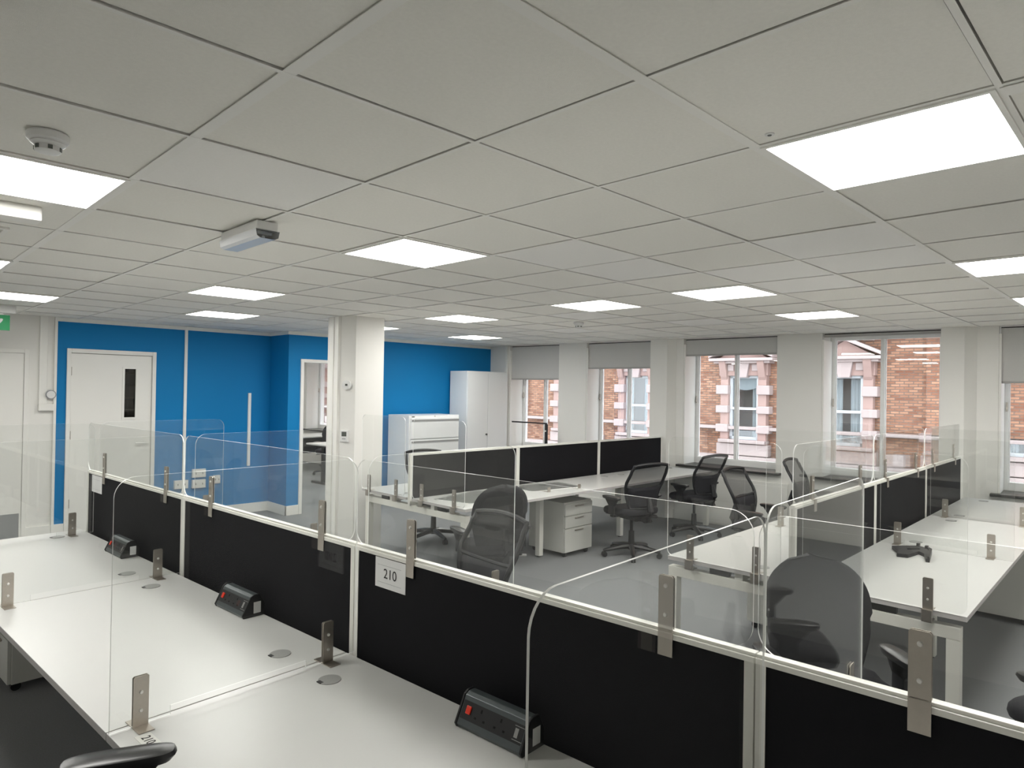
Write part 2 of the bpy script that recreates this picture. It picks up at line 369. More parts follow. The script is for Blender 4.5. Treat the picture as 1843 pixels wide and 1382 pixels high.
BL = [(5.14, 6.2, 1.95, 'long grey roller blind in the window beside the tall cupboard'), (3.43, 4.6, 2.12, 'grey roller blind in the second window, half down'),
      (1.66, 2.95, 2.285, 'grey roller blind in the third window, a short drop'), (-0.12, 1.12, 2.475, 'rolled-up dark blind at the head of the open-view window'), (-2.0, -0.63, 1.93, 'grey roller blind at the right picture edge')]
for lo, hi, zb, lab in BL:
    t = thing('roller_blind', lab, 'blind', UVF, UW, (lo+hi)/2, 0, group='roller blinds'); hw = (hi-lo)/2-0.012
    part('fabric', MB().box(0.035, 0.038, -hw, hw, zb+0.012, H-0.02), blind_m, t)
    part('bottom_bar', MB().box(0.028, 0.045, -hw, hw, zb-0.012, zb+0.012), mat('blind_bar', (0.42, 0.41, 0.40), 0.5), t, bevel=0.003)
    part('roller_tube', MB().cyl((0.06, H-0.028), 0.022, 0.022, -hw, hw, 12, axis='y'), sill_m, t, smooth=True)

# ------------------------------------------------------------------ doors
d = struct('door_1', MB().box(0.49, 0.533, YN-0.025, YN+0.10, 0, 2.165).box(1.405, 1.447, YN-0.025, YN+0.10, 0, 2.165).box(0.533, 1.405, YN-0.025, YN+0.10, 2.115, 2.165), gloss_white, label='white framed door in the blue wall', bevel=0.004)
lf = MB(); x0, x1, y0, y1 = 0.537, 1.401, YN+0.005, YN+0.049
vx0, vx1, vz0, vz1 = 1.095, 1.225, 1.345, 1.95
lf.box(x0, vx0, y0, y1, 0.006, 2.11).box(vx1, x1, y0, y1, 0.006, 2.11).box(vx0, vx1, y0, y1, 0.006, vz0).box(vx0, vx1, y0, y1, vz1, 2.11)
leaf = part('leaf', lf, gloss_white, d)
part('vision_panel', MB().box(vx0, vx1, y0+0.018, y0+0.024, vz0, vz1), vis_glass, leaf, label='narrow glazed vision panel')
part('bead', MB().box(vx0-0.02, vx0+0.004, y0-0.008, y0+0.01, vz0-0.02, vz1+0.02).box(vx1-0.004, vx1+0.02, y0-0.008, y0+0.01, vz0-0.02, vz1+0.02).box(vx0+0.004, vx1-0.004, y0-0.008, y0+0.01, vz0-0.02, vz0+0.004).box(vx0+0.004, vx1-0.004, y0-0.008, y0+0.01, vz1-0.004, vz1+0.02), gloss_white, leaf)
part('handle', MB().cyl((1.345, 1.03), 0.026, 0.026, y0-0.012, y0, 16, axis='y').cyl((1.345, 1.03), 0.009, 0.009, y0-0.055, y0-0.01, 10, axis='y').tube([(1.35, y0-0.05, 1.03), (1.22, y0-0.05, 1.03)], 0.009), chrome, leaf, smooth=True, label='satin steel lever handle')
for z in (0.3, 1.1, 1.85): part('hinge', MB().cyl((0.537, y0-0.004), 0.008, 0.008, z, z+0.1, 8), steel, leaf)
# dark lobby behind the vision panel
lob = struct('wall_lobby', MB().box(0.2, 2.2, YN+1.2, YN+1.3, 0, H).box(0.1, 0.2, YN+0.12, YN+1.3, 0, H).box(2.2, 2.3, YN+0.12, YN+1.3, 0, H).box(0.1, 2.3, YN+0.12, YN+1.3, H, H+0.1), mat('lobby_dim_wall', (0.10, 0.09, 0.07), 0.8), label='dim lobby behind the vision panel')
for k in range(4): part('shelf_board', MB().box(1.15, 2.1, YN+0.9, YN+1.2, 0.9+k*0.33, 0.93+k*0.33).box(1.3+0.05*k, 1.6+0.05*k, YN+0.92, YN+1.15, 0.93+k*0.33, 1.08+k*0.33), mat('lobby_box', (0.5, 0.42, 0.3), 0.8), lob)
# white door at the far left
d = struct('door_2', MB().box(0.085, 0.13, YN-0.03, YN, 0, 2.13).box(-0.95, 0.085, YN-0.03, YN, 2.085, 2.13).box(-0.995, -0.95, YN-0.03, YN, 0, 2.13), gloss_white, label='plain white door at the left picture edge', bevel=0.004)
lf2 = part('leaf', MB().box(-0.948, 0.083, YN-0.016, YN-0.002, 0.006, 2.083), gloss_white, d)
part('kick_plate', MB().box(-0.93, 0.065, YN-0.02, YN-0.016, 0.02, 0.30), mat('kick_plate_steel', (0.45, 0.46, 0.46), 0.3, 0.8), lf2, label='steel kick plate')
# open doorway frame
struct('door_3', MB().box(3.126, 3.172, YF-0.025, YF+0.15, 0, 2.144).box(4.034, 4.08, YF-0.025, YF+0.15, 0, 2.144).box(3.172, 4.034, YF-0.025, YF+0.15, 2.098, 2.144), gloss_white, label='white frame of the open doorway', bevel=0.004)

# ------------------------------------------------------------------ street and building opposite
struct('street', MB().box(UW+0.8, 60, -40, 70, -4.3, -4.2), asphalt, UVF, label='street outside')
FU = 20.0; K = (FU+1.43)/17.43; zc = H-0.7457
def fz(z): return zc+(z-zc)*K
def fvv(v): return -1.42+(v+1.42)*K
bd = thing('brick_building', 'red brick building with pink stone window surrounds across the street', 'building', UVF, FU, 0, 0)
BAYS = [5.71, 8.97, 3.2, 11.45, 17.9, 20.4, 23.7, 26.2, -0.35, -2.9]
bw_ = MB(); zo0, zo1 = fz(0.53), fz(2.235); ks = sorted(fvv(v_) for v_ in BAYS); hw_ = 0.40*K
bw_.box(0.25, 0.75, -14, 62, -4.2, zo0).box(0.25, 0.75, -14, 62, zo1, 12)
lo_ = -14
for c_ in ks:
    bw_.box(0.25, 0.75, lo_, c_-hw_, zo0, zo1); lo_ = c_+hw_
bw_.box(0.25, 0.75, lo_, 62, zo0, zo1)
part('brick_wall', bw_, brick, bd)
zq = [(1.98, 1.737), (1.433, 1.236), (0.932, 0.72)]
for n, vc in enumerate(BAYS):
    ow, oz0, oz1 = 0.40*K, fz(0.53), fz(2.235); c = fvv(vc)
    wn = part('window', MB().box(0.12, 0.2, c-ow, c-ow+0.09, oz0, oz1).box(0.12, 0.2, c+ow-0.09, c+ow, oz0, oz1).box(0.12, 0.2, c-ow, c+ow, oz1-0.08, oz1).box(0.12, 0.2, c-ow, c+ow, oz0, oz0+0.1).box(0.10, 0.2, c-ow, c+ow, fz(1.36)-0.04, fz(1.36)+0.04), far_sash, bd)
    part('pane', MB().box(0.17, 0.18, c-ow, c+ow, oz0, oz1), win_glass, wn)
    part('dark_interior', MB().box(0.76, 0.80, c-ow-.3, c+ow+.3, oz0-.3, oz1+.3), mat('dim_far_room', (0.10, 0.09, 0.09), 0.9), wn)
    cu = MB()
    for sgn in (-1, 1):
        pts = []
        for k in range(9):
            a0 = c+sgn*(ow-0.02-k*(0.030 if n != 2 else 0.045)); pts.append((0.24+0.03*(k % 2), a0))
        for k in range(8):
            (da, va), (db, vb) = pts[k], pts[k+1]
            cu.add([(da, va, oz0), (db, vb, oz0), (db, vb, oz1-0.1), (da, va, oz1-0.1)], [(0, 1, 2, 3)])
    part('curtain', cu, curtain, wn)
    if n in (0, 3, 5):
        sw = MB(); N_ = 10
        for k in range(N_):
            a0, a1 = c-ow+2*ow*k/N_, c-ow+2*ow*(k+1)/N_
            f0 = 0.35+0.12*math.sin(PI*k/N_); f1 = 0.35+0.12*math.sin(PI*(k+1)/N_)
            sw.add([(0.22, a0, oz1), (0.22, a1, oz1), (0.22, a1, oz1-f1), (0.22, a0, oz1-f0)], [(0, 1, 2, 3)])
        part('pelmet', sw, curtain, wn)
    # stone surround
    jw = 0.26*K
    for sgn in (-1, 1):
        e0 = c+sgn*ow; e1 = c+sgn*(ow+jw*0.85); lo_, hi_ = min(e0, e1), max(e0, e1)
        part('jamb_shaft', MB().box(-0.02, 0.25, lo_, hi_, fz(0.4), fz(2.45)), stone, bd, bevel=0.02)
        for za, zb in zq:
            f0 = c+sgn*(ow-0.02); f1 = c+sgn*(ow+jw+0.08); part('quoin_block', MB().box(-0.10, 0.25, min(f0, f1), max(f0, f1), fz(zb), fz(za)), stone_pale, bd, bevel=0.025)
        f0 = c+sgn*(ow+0.03); f1 = c+sgn*(ow+jw*0.8); part('console', MB().prism([(0.0, fz(2.1)), (-0.08, fz(2.2)), (-0.22, fz(2.5)), (-0.26, fz(2.62)), (0.2, fz(2.62)), (0.2, fz(2.1))], min(f0, f1), max(f0, f1), 'xz'), stone, bd, bevel=0.02)
    part('lintel', MB().box(-0.03, 0.25, c-ow-jw, c+ow+jw, oz1, fz(2.62)), stone, bd, bevel=0.02)
    part('keystone', MB().prism([(c-0.16, oz1-0.06), (c+0.16, oz1-0.06), (c+0.25, fz(2.62)), (c-0.25, fz(2.62))], -0.14, 0.2, 'yz'), stone_pale, bd, bevel=0.02)
    for sgn in (-1, 1): part('lintel_panel', MB().box(-0.07, 0.2, min(c+sgn*0.3, c+sgn*(ow+0.02)), max(c+sgn*0.3, c+sgn*(ow+0.02)), fz(2.36), fz(2.54)), stone_pale, bd, bevel=0.02)
    part('cornice', MB().box(-0.34, 0.25, c-ow-jw-0.25, c+ow+jw+0.25, fz(2.62), fz(2.70)).box(-0.22, 0.25, c-ow-jw-0.12, c+ow+jw+0.12, fz(2.56), fz(2.62)), stone_pale, bd, bevel=0.02)
    for sgn in (-1, 1):
        e = c+sgn*(ow+jw+0.25)
        part('pediment_rake', MB().prism([(e, fz(2.70)), (e, fz(2.78)), (c+sgn*0.08, fz(3.16)), (c+sgn*0.08, fz(3.06))], -0.36, 0.2, 'yz'), stone_pale, bd, bevel=0.02)
    part('pediment_field', MB().prism([(c-ow-jw, fz(2.70)), (c+ow+jw, fz(2.70)), (c, fz(3.08))], -0.06, 0.2, 'yz'), stone, bd)
    part('apron', MB().box(-0.08, 0.25, c-ow-jw-0.05, c+ow+jw+0.05, fz(0.12), fz(0.42)), stone_pale, bd, bevel=0.025)
    part('stone_block', MB().box(-0.06, 0.25, c-ow-jw-0.75, c-ow-jw-0.3, fz(0.12), fz(0.40)), stone_pale, bd, bevel=0.025)
    part('window_ledge', MB().box(-0.16, 0.25, c-ow-jw*0.9, c+ow+jw*0.9, fz(0.44), fz(0.53)), stone_pale, bd, bevel=0.02)
for za, zb, dep, nm in ((0.80, 0.88, -0.06, 'string_course'), (0.02, 0.10, -0.16, 'sill_course'), (-0.12, -0.02, -0.10, 'lower_course'), (-0.30, -0.20, -0.22, 'lower_course'), (-0.52, -0.42, -0.3, 'lower_course'), (3.22, 3.32, -0.3, 'upper_course')):
    part(nm, MB().box(dep, 0.25, -14, 62, fz(za), fz(zb)), stone_pale, bd, bevel=0.01)
part('stone_plinth', MB().box(-0.02, 0.25, -14, 62, -4.2, fz(-0.5)), stone, bd)
for v0, v1 in ((1.9, 2.25), (14.1, 14.4), (-2.0, 0.9)): part('brick_pier', MB().box(0.08, 0.25, fvv(v0)-0.9, fvv(v1)-0.9, fz(0.9), 12), brick, bd)
part('alarm_box', MB().box(-0.25, 0.25, fvv(2.85), fvv(2.6), fz(3.08), fz(3.2)), sash_m, bd, bevel=0.02, label='white alarm box')

# ================================================================== DESKS AND SCREENS
DZ, DT = 0.73, 0.025
def desk(fr, s0, s1, t0, t1, lab, inner, ports=True):
    """t0<t1; inner = the t edge beside the screen"""
    L = s1-s0; Wd = t1-t0
    t = thing('desk', lab, 'desk', fr, (s0+s1)/2, (t0+t1)/2, 0, group='white bench desks')
    mb = MB(); hx, hy = L/2-0.003, Wd/2
    mb.add([(-hx,-hy,DZ-DT),(hx,-hy,DZ-DT),(hx,hy,DZ-DT),(-hx,hy,DZ-DT),(-hx,-hy,DZ),(hx,-hy,DZ),(hx,hy,DZ),(-hx,hy,DZ)], [(0,3,2,1),(4,5,6,7)], 0)
    mb.f += [(0,1,5,4),(1,2,6,5),(2,3,7,6),(3,0,4,7)]; mb.mi += [1]*4
    part('tabletop', mb, [desk_m, edge_m], t, bevel=0.0015)
    sg = 1 if inner > (t0+t1)/2 else -1
    if ports:
        for sx in (-1, 1):
            px, py = sx*(hx-0.165), sg*(hy-0.185)
            p = part('cable_port', MB().cyl((px, py), 0.041, 0.040, DZ-0.001, DZ+0.0025, 24), port_m, t, smooth=True)
            part('port_slot', MB().box(px-0.006, px+0.018, py-sg*0.034-0.006, py-sg*0.034+0.008, DZ+0.0005, DZ+0.003), dark_m, p)
    return t
def bench_frame(fr, L, module, half, lab, inset=0.06, n=3, recess=0.42):
    t = thing('bench_frame', lab, 'desk frame', fr, 0, 0, 0, group='white hoop-leg bench frames')
    for k in range(n+1):
        s = min(max(k*module, inset), L-inset); a, c = s-0.03, s+0.03; w_ = half-0.03 if k in (0, n) else half-recess
        part('hoop_leg', MB().box(a, c, -w_, -w_+0.06, 0.012, 0.60).box(a, c, w_-0.06, w_, 0.012, 0.60).box(a, c, -w_, w_, 0.60, 0.66), steel_white, t, bevel=0.004)
        for q in (-w_+0.03, w_-0.03): part('foot', MB().cyl((s, q), 0.02, 0.02, 0, 0.014, 12), dark_m, t)
    for q in (-0.32, 0.32): part('beam', MB().box(0.03, L-0.03, q-0.025, q+0.025, 0.66, DZ-DT), steel_white, t)
    part('cable_tray', MB().box(0.2, L-0.2, -0.16, 0.16, 0.60, 0.61).box(0.2, L-0.2, -0.165, -0.155, 0.60, 0.68).box(0.2, L-0.2, 0.155, 0.165, 0.60, 0.68), mat('grey_tray_steel', (0.22, 0.22, 0.22), 0.5), t)
    for k in range(n+1):
        s = min(max(k*module, inset), L-inset)
        for q in (-half*0.55, half*0.55): part('spacer_block', MB().box(s-0.02, s+0.02, q-0.06, q+0.06, 0.66, DZ-DT), dark_m, t)
    return t
ZT = 1.15
def screen(fr, s0, s1, lab):
    t = thing('desk_screen', lab, 'desk screen', fr, (s0+s1)/2, 0, 0, group='black fabric desk screens'); h = (s1-s0)/2-0.002; r = 0.024
    part('fabric_panel', MB().box(-h+r, h-r, -0.015, 0.015, 0.70, ZT-0.022), fabric, t)
    part('top_rail', MB().box(-h, h, -0.0185, 0.0185, ZT-0.022, ZT-0.008).box(-h, h, -0.012, 0.012, ZT-0.008, ZT), alu_white, t, bevel=0.0015)
    for sg in (-1, 1):
        a, c = sorted((sg*h, sg*(h-r)))
        part('side_rail', MB().box(a, c, -0.0175, -0.006, 0.66, ZT-0.022).box(a, c, 0.006, 0.0175, 0.66, ZT-0.022).box(min(sg*(h-r), sg*(h-0.006)), max(sg*(h-r), sg*(h-0.006)), -0.006, 0.006, 0.66, ZT-0.022), alu_white, t)
    part('bottom_rail', MB().box(-h, h, -0.0175, 0.0175, 0.66, 0.70), alu_white, t)
    return t
def clip_parts(parent, s, tp, side):
    w_ = 0.021; o0, o1 = side*0.0187, side*0.0217
    def plate(z0, z1, t0, t1): return MB().prism([(s-w_, z0), (s+w_, z0), (s+w_, z1-0.005), (s+w_-0.004, z1), (s-w_+0.004, z1), (s-w_, z1-0.005)], min(t0, t1), max(t0, t1), 'xz')
    mb = plate(ZT+0.004, 1.292, tp+0.003, tp+0.0057); q = plate(ZT+0.004, 1.292, tp-0.0057, tp-0.003); mb.add(q.v, q.f)
    q = plate(1.083, ZT+0.004, o0, o1); mb.add(q.v, q.f)
    mb.box(s-w_, s+w_, min(o1, tp+side*0.003), max(o1, tp+side*0.003), ZT+0.0012, ZT+0.004)
    bk = part('bracket', mb, steel, parent, label='brushed steel clip over the screen rail')
    for z in (1.19, 1.265):
        part('screw', MB().cyl((s, z), 0.006, 0.0045, tp+0.0057, tp+0.010, 10, axis='y').cyl((s, z), 0.0045, 0.006, tp-0.010, tp-0.0057, 10, axis='y'), chrome, bk, smooth=True)
def rounded(x0, x1, z0, z1, rbl, rbr, rtr, rtl):
    P = []
    for (cx, cz, r, a) in ((x0, z0, rbl, 180), (x1, z0, rbr, 270), (x1, z1, rtr, 0), (x0, z1, rtl, 90)):
        if r <= 0: P.append((cx, cz)); continue
        sx = 1 if cx == x0 else -1; sz = 1 if cz == z0 else -1
        P += arc(cx+sx*r, cz+sz*r, r, a, a+90, 7)
    return P
def top_guard(fr, s0, s1, clips, lab, tp=0.0, side=1):
    t = thing('acrylic_guard', lab, 'acrylic panel', fr, (s0+s1)/2, 0, 0, group='clear panels clipped on the screens'); h = (s1-s0)/2-0.006
    part('pane', MB().prism(rounded(-h, h, ZT+0.0045, 1.487, .06, .06, .06, .06), tp-0.0025, tp+0.0025, 'xz', 0, 1), [acryl, acr_edge], t)
    for c in clips: clip_parts(t, c-(s0+s1)/2, tp, side)
    return t
def divider(fr, s, ta, tb, feet, lab, clamp=False, zt=1.49):
    """pane across the desk at s, between ta and tb (ta beside the screen)"""
    t = thing('acrylic_divider', lab, 'acrylic panel', fr, s, 0, DZ, group='clear dividers standing on the desks'); sg = 1 if tb > ta else -1
    a, c = min(ta, tb), max(ta, tb); z1 = zt-DZ; L = c-a; n0, n1 = a+0.25*L, a+0.80*L; nz = 0.034
    top = arc(c-0.06, z1-0.06, 0.06, 0, 90, 7)+arc(a+0.06, z1-0.06, 0.06, 90, 180, 7)
    poly = [(a, 0.006), (n0, 0.006), (n0, nz), (n1, nz), (n1, 0.006), (c, 0.006)]+top if not clamp else rounded(a, c, 0.006, z1, .04, .04, .06, .06)
    part('pane', MB().prism(poly, -0.0025, 0.0025, 'yz', 0, 1), [acryl, acr_edge], t)
    for q in feet:
        w_ = 0.022; mb = MB()
        mb.prism([(q-w_, 0.002), (q+w_, 0.002), (q+w_, 0.15), (q+w_-0.004, 0.154), (q-w_+0.004, 0.154), (q-w_, 0.15)], 0.003, 0.0055, 'yz').prism([(q-w_, 0.002), (q+w_, 0.002), (q+w_, 0.15), (q+w_-0.004, 0.154), (q-w_+0.004, 0.154), (q-w_, 0.15)], -0.0055, -0.003, 'yz')
        if clamp:
            mb.box(0.003, 0.055, q-w_, q+w_, 0.0004, 0.003)
            mb.box(-0.028, -0.0055, q-w_, q+w_, -0.055, 0.003).box(-0.028, 0.05, q-w_, q+w_, -0.055, -0.05)
        else: mb.box(-0.055, 0.055, q-w_, q+w_, 0.0004, 0.003)
        f_ = part('bracket_foot', mb, steel, t, label='brushed steel T-foot')
        for z in (0.05, 0.105): part('screw', MB().cyl((q, z), 0.006, 0.0045, 0.0055, 0.010, 10, axis='x').cyl((q, z), 0.0045, 0.006, -0.010, -0.0055, 10, axis='x'), chrome, f_, smooth=True)
    return t

# ---- near row (six hidden metres of the same bench run out of the frame at the right)
HN = 0.893
NV = ['nearest white desk running out of the bottom right corner', 'white desk in the foreground beside the 210 sign', 'white desk in the foreground with the second power unit, left of the 210 sign', 'white desk at the far left end of the front row']
NF = ['white desk hidden behind the rightmost black screen of the front row', 'white desk hidden behind the black screen with the 210 sign', 'white desk hidden behind the middle-left black screen of the front row', 'white desk hidden behind the leftmost black screen of the front row']
SL = ['black desk screen at the bottom right corner of the picture', 'black desk screen carrying the 210 paper sign', 'black desk screen between the 210 sign screen and the leftmost one', 'leftmost black desk screen with a paper sheet at its end']
GL = ['clear panel clipped on the bottom right black screen', 'clear panel clipped above the 210 sign', 'clear panel clipped on the front row screen left of the 210 sign', 'clear panel clipped on the leftmost black screen before the white door']
bench_frame(ROW, 6.4, 1.6, HN, 'white steel frame under the foreground desk row', n=4, recess=0.66)
for k in range(4):
    a, c = k*1.6, (k+1)*1.6
    desk(ROW, a, c, 0.05, HN, NV[k], 0.05); desk(ROW, a, c, -HN, -0.05, NF[k], -0.05)
    screen(ROW, a, c, SL[k])
    top_guard(ROW, a, c, (a+0.235, c-0.34), GL[k], 0.0155, 1)
DN = [(1.575, 'clear desk divider with a bright curved edge right of the foreground power unit'), (3.17, 'large clear desk divider in the foreground left of the 210 sign'), (4.77, 'clear desk divider on the left front desk, second from the far end'), (6.22, 'clear desk divider at the far left end of the front row')]
for s, lab in DN: divider(ROW, s, 0.03, 0.895, (0.155, 0.81), lab)
DF = [(1.6, 'clear divider behind the rightmost front screens, before the round-backed chair'), (3.2, 'clear divider behind the 210 sign screen, over the grey mesh chair'), (4.8, 'clear divider behind the front row, before the open doorway'), (6.36, 'clear divider behind the leftmost screen, before the blue wall')]
for s, lab in DF: divider(ROW, s, -0.045, -0.945, (-0.155, -0.81), lab)

# ---- far centre pod
MA = 1.462; HA = 0.80
bench_frame(PA, 3*MA, MA, HA, 'white steel frame under the centre desk pod')
AN = ['white desk of the centre pod, nearest end towards the camera', 'white desk in the middle of the centre pod, camera side', 'white desk of the centre pod by the window, camera side']
AF = ['white desk of the centre pod beside the column, cabinet side', 'white desk behind the middle screen of the centre pod', 'white desk behind the window-end screen of the centre pod']
AS = ['greyish black screen at the column end of the centre pod', 'middle black screen of the centre pod', 'black screen of the centre pod nearest the windows']
for k in range(3):
    a, c = k*MA, (k+1)*MA
    desk(PA, a, c, -HA, -0.05, AN[k], -0.05); desk(PA, a, c, 0.05, HA, AF[k], 0.05); screen(PA, a, c, AS[k])
divider(PA, -0.004, -0.06, -0.80, (-0.20, -0.66), 'clear divider clamped to the camera side end of the centre pod', True)
divider(PA, -0.004, 0.06, 0.80, (0.20, 0.66), 'clear divider clamped to the column side end of the centre pod', True)

# ---- right pod
MBm = 1.5; HB = 0.82
bench_frame(PB, 3*MBm, MBm, HB, 'white steel frame under the right-hand desk pod')
BL_ = ['white desk at the left near corner of the right-hand pod', 'white desk on the left side of the right-hand pod, middle', 'white desk on the left side of the right-hand pod by the window']
BR_ = ['white desk with the black plastic bracket, right-hand pod', 'white desk of the right-hand pod behind the black bracket', 'white desk of the right-hand pod by the pier, farthest']
BS = ['nearest black screen of the right-hand pod, seen through clear panels', 'middle black screen of the right-hand pod', 'farthest black screen of the right-hand pod, at the pier']
BG = ['clear panel clipped on the nearest screen of the right-hand pod', 'clear panel clipped on the middle screen of the right-hand pod', 'clear panel clipped on the farthest screen of the right-hand pod']
for k in range(3):
    a, c = k*MBm, (k+1)*MBm
    desk(PB, a, c, 0.05, 0.78, BL_[k], 0.05); desk(PB, a, c, -HB, -0.05, BR_[k], -0.05); screen(PB, a, c, BS[k])
    top_guard(PB, a, c, (a+0.3, c-0.3), BG[k], 0.0, -1)
divider(PB, -0.004, 0.06, 0.78, (0.20, 0.62), 'clear divider clamped to the left near end of the right-hand pod', True)
divider(PB, -0.004, -0.06, -0.82, (-0.20, -0.66), 'clear divider clamped to the near end of the desk with the black bracket', True)
divider(PB, MBm, 0.05, 0.78, (0.16, 0.66), 'clear divider on the left side of the right-hand pod, middle')
divider(PB, MBm, -0.05, -0.82, (-0.16, -0.70), 'clear divider behind the black plastic bracket')
divider(PB, 2*MBm, 0.05, 0.78, (0.16, 0.66), 'clear divider on the left side of the right-hand pod, nearest the window')
divider(PB, 2*MBm, -0.05, -0.82, (-0.16, -0.70), 'clear divider farthest back on the right-hand pod, beside the pier')

# ================================================================== CHAIRS
def sheet(fn, nu, nv, mb, mi=0):
    vs = [fn(-1+2*i/nu, j/nv) for j in range(nv+1) for i in range(nu+1)]
    fs = [(j*(nu+1)+i, j*(nu+1)+i+1, (j+1)*(nu+1)+i+1, (j+1)*(nu+1)+i) for j in range(nv) for i in range(nu)]
    return mb.add(vs, fs, mi)
def pillow(fn, th, nu, nv, mb, mi=0):
    """closed cushion around a surface fn(p,q) -> (x,y,z), thickness th along y (or z)"""
    def ft(p, q):
        x, y, z = fn(p, q); e = (1-abs(p)**6)*(1-abs(2*q-1)**6); return (x, y+th*math.sqrt(max(e, 0)), z)
    def fb(p, q):
        x, y, z = fn(p, q); e = (1-abs(p)**6)*(1-abs(2*q-1)**6); return (x, y-th*math.sqrt(max(e, 0)), z)
    sheet(ft, nu, nv, mb, mi); sheet(fb, nu, nv, mb, mi); return mb
MESHES = {}
def build_chair(kind, armz=0.66, bh=0.485):
    P = []
    def add(name, mb, mt, smooth=True, bevel=0, sub=None): P.append((name, mb.mesh(name, mt, bevel, smooth), sub))
    for k in range(5):
        a = 2*PI*k/5+0.3; ca, sa = math.cos(a), math.sin(a)
        add('base_leg', MB().tube([(0.02*ca, 0.02*sa, 0.105), (0.12*ca, 0.12*sa, 0.10), (0.29*ca, 0.29*sa, 0.072), (0.315*ca, 0.315*sa, 0.066)], [0.03, 0.028, 0.02, 0.017]), dark_gloss)
        cx, cy = 0.305*ca, 0.305*sa
        w1 = MB()
        for off in (-0.014, 0.014):
            ax, ay = -sa*off, ca*off
            pts = [(cx+ax-sa*d_, cy+ay+ca*d_, 0.029) for d_ in (-0.009, 0.009)]
            w1.tube(pts, 0.028, 14)
        w1.cyl((cx, cy), 0.010, 0.010, 0.03, 0.07, 8); add('castor', w1, dark_m)
    add('gas_lift', MB().cyl((0, 0), 0.036, 0.030, 0.07, 0.27, 16).cyl((0, 0), 0.017, 0.017, 0.27, 0.43, 12), dark_m)
    add('mechanism', MB().box(-0.09, 0.09, -0.17, 0.10, 0.40, 0.455).box(-0.035, 0.035, -0.27, -0.15, 0.40, 0.44), dark_m, bevel=0.01)
    for sg, y in ((1, 0.02), (1, -0.09)): add('lever', MB().tube([(0.05*sg, y, 0.425), (0.20*sg, y, 0.418)], 0.006).tube([(0.20*sg, y, 0.418), (0.28*sg, y, 0.408)], [0.010, 0.014]), port_m if kind == 'padded' else dark_m)
    # seat cushion: superellipse outline, pillow shaped
    mb = MB(); n = 36; rings = []
    for zz, k in ((0.448, 0.86), (0.46, 0.97), (0.485, 1.0), (0.51, 0.985), (0.525, 0.93), (0.532, 0.80), (0.530, 0.4)):
        rg = []
        for i in range(n):
            t_ = 2*PI*i/n; c_, s_ = math.cos(t_), math.sin(t_); e = 2/3.6
            x = 0.255*k*math.copysign(abs(c_)**e, c_); y = 0.02+0.245*k*math.copysign(abs(s_)**e, s_)
            rg.append((x, y, zz-(0.035*max(0, (y-0.15)/0.1)**2*0.5 if y > 0.15 else 0)+(0.015*(y < -0.1))))
        rings.append(rg)
    vs = [q for r in rings for q in r]; fs = [(j*n+i, j*n+(i+1) % n, (j+1)*n+(i+1) % n, (j+1)*n+i) for j in range(len(rings)-1) for i in range(n)]
    fs += [tuple(range(n-1, -1, -1)), tuple(range((len(rings)-1)*n, len(rings)*n))]
    add('seat', mb.add(vs, fs), seat_m)
    add('seat_shell', MB().box(-0.2, 0.2, -0.18, 0.2, 0.438, 0.452), dark_m, bevel=0.006)
    if kind == 'mesh':
        def bw(q): return 0.178+0.075*min(1, q/0.55)-0.02*max(0, (q-0.55)/0.45)
        def by(p, q): return -0.215-0.11*q**1.6+0.045*p*p+0.035*math.sin(PI*min(q*1.3, 1))-0.02*(p*p)*q
        def bz(p, q): return 0.545+0.475*q-0.02*p*p*(q > 0.9)
        f = lambda p, q: (p*bw(q), by(p, q), bz(p, q))
        ring = [f(-1, q/14) for q in range(15)]+[f(-1+2*k/8, 1) for k in range(1, 9)]+[f(1, 1-q/14) for q in range(1, 15)]+[f(1-2*k/8, 0) for k in range(1, 9)]
        add('back_frame', MB().tube(ring, 0.0165, 8), dark_m)
        mb = MB(); sheet(lambda p, q: f(p*0.97, 0.36+0.63*q), 10, 10, mb); add('back_mesh', mb, mesh_m)
        mb = MB(); pillow(lambda p, q: (lambda g: (g[0], g[1]-0.008, g[2]))(f(p*1.0, 0.0+0.46*q)), 0.030, 12, 8, mb); add('lumbar_pad', mb, seat_m)
        add('back_bar', MB().tube([f(-0.97, 0.47), f(-0.5, 0.44), f(0, 0.43), f(0.5, 0.44), f(0.97, 0.47)], 0.012), dark_m)
        add('back_support', MB().tube([(0, -0.20, 0.41), (0, -0.285, 0.43), (0, -0.30, 0.52), (0, -0.265, 0.66)], [0.026, 0.03, 0.032, 0.022]), dark_m)
    else:
        def f(p, q):
            wq = 0.235 if q < 0.5 else 0.235*math.sqrt(max(0.0, 1-((q-0.5)/0.5)**2.6))+0.012
            wq *= 0.86+0.14*min(1, q/0.3)
            return (p*wq, -0.205-0.075*q+0.05*p*p+0.03*math.sin(PI*q), 0.54+bh*q)
        mb = MB(); pillow(f, 0.032, 14, 22, mb); add('backrest', mb, seat_m)
        mb = MB(); pillow(lambda p, q: (lambda g: (g[0]*0.9, g[1]-0.022, g[2]))(f(p, 0.04+0.82*q)), 0.020, 12, 14, mb); add('back_shell', mb, dark_m)
        add('back_support', MB().tube([(0, -0.18, 0.41), (0, -0.28, 0.43), (0, -0.295, 0.52), (0, -0.275, 0.56+0.25*bh)], [0.026, 0.03, 0.032, 0.022]), dark_m)
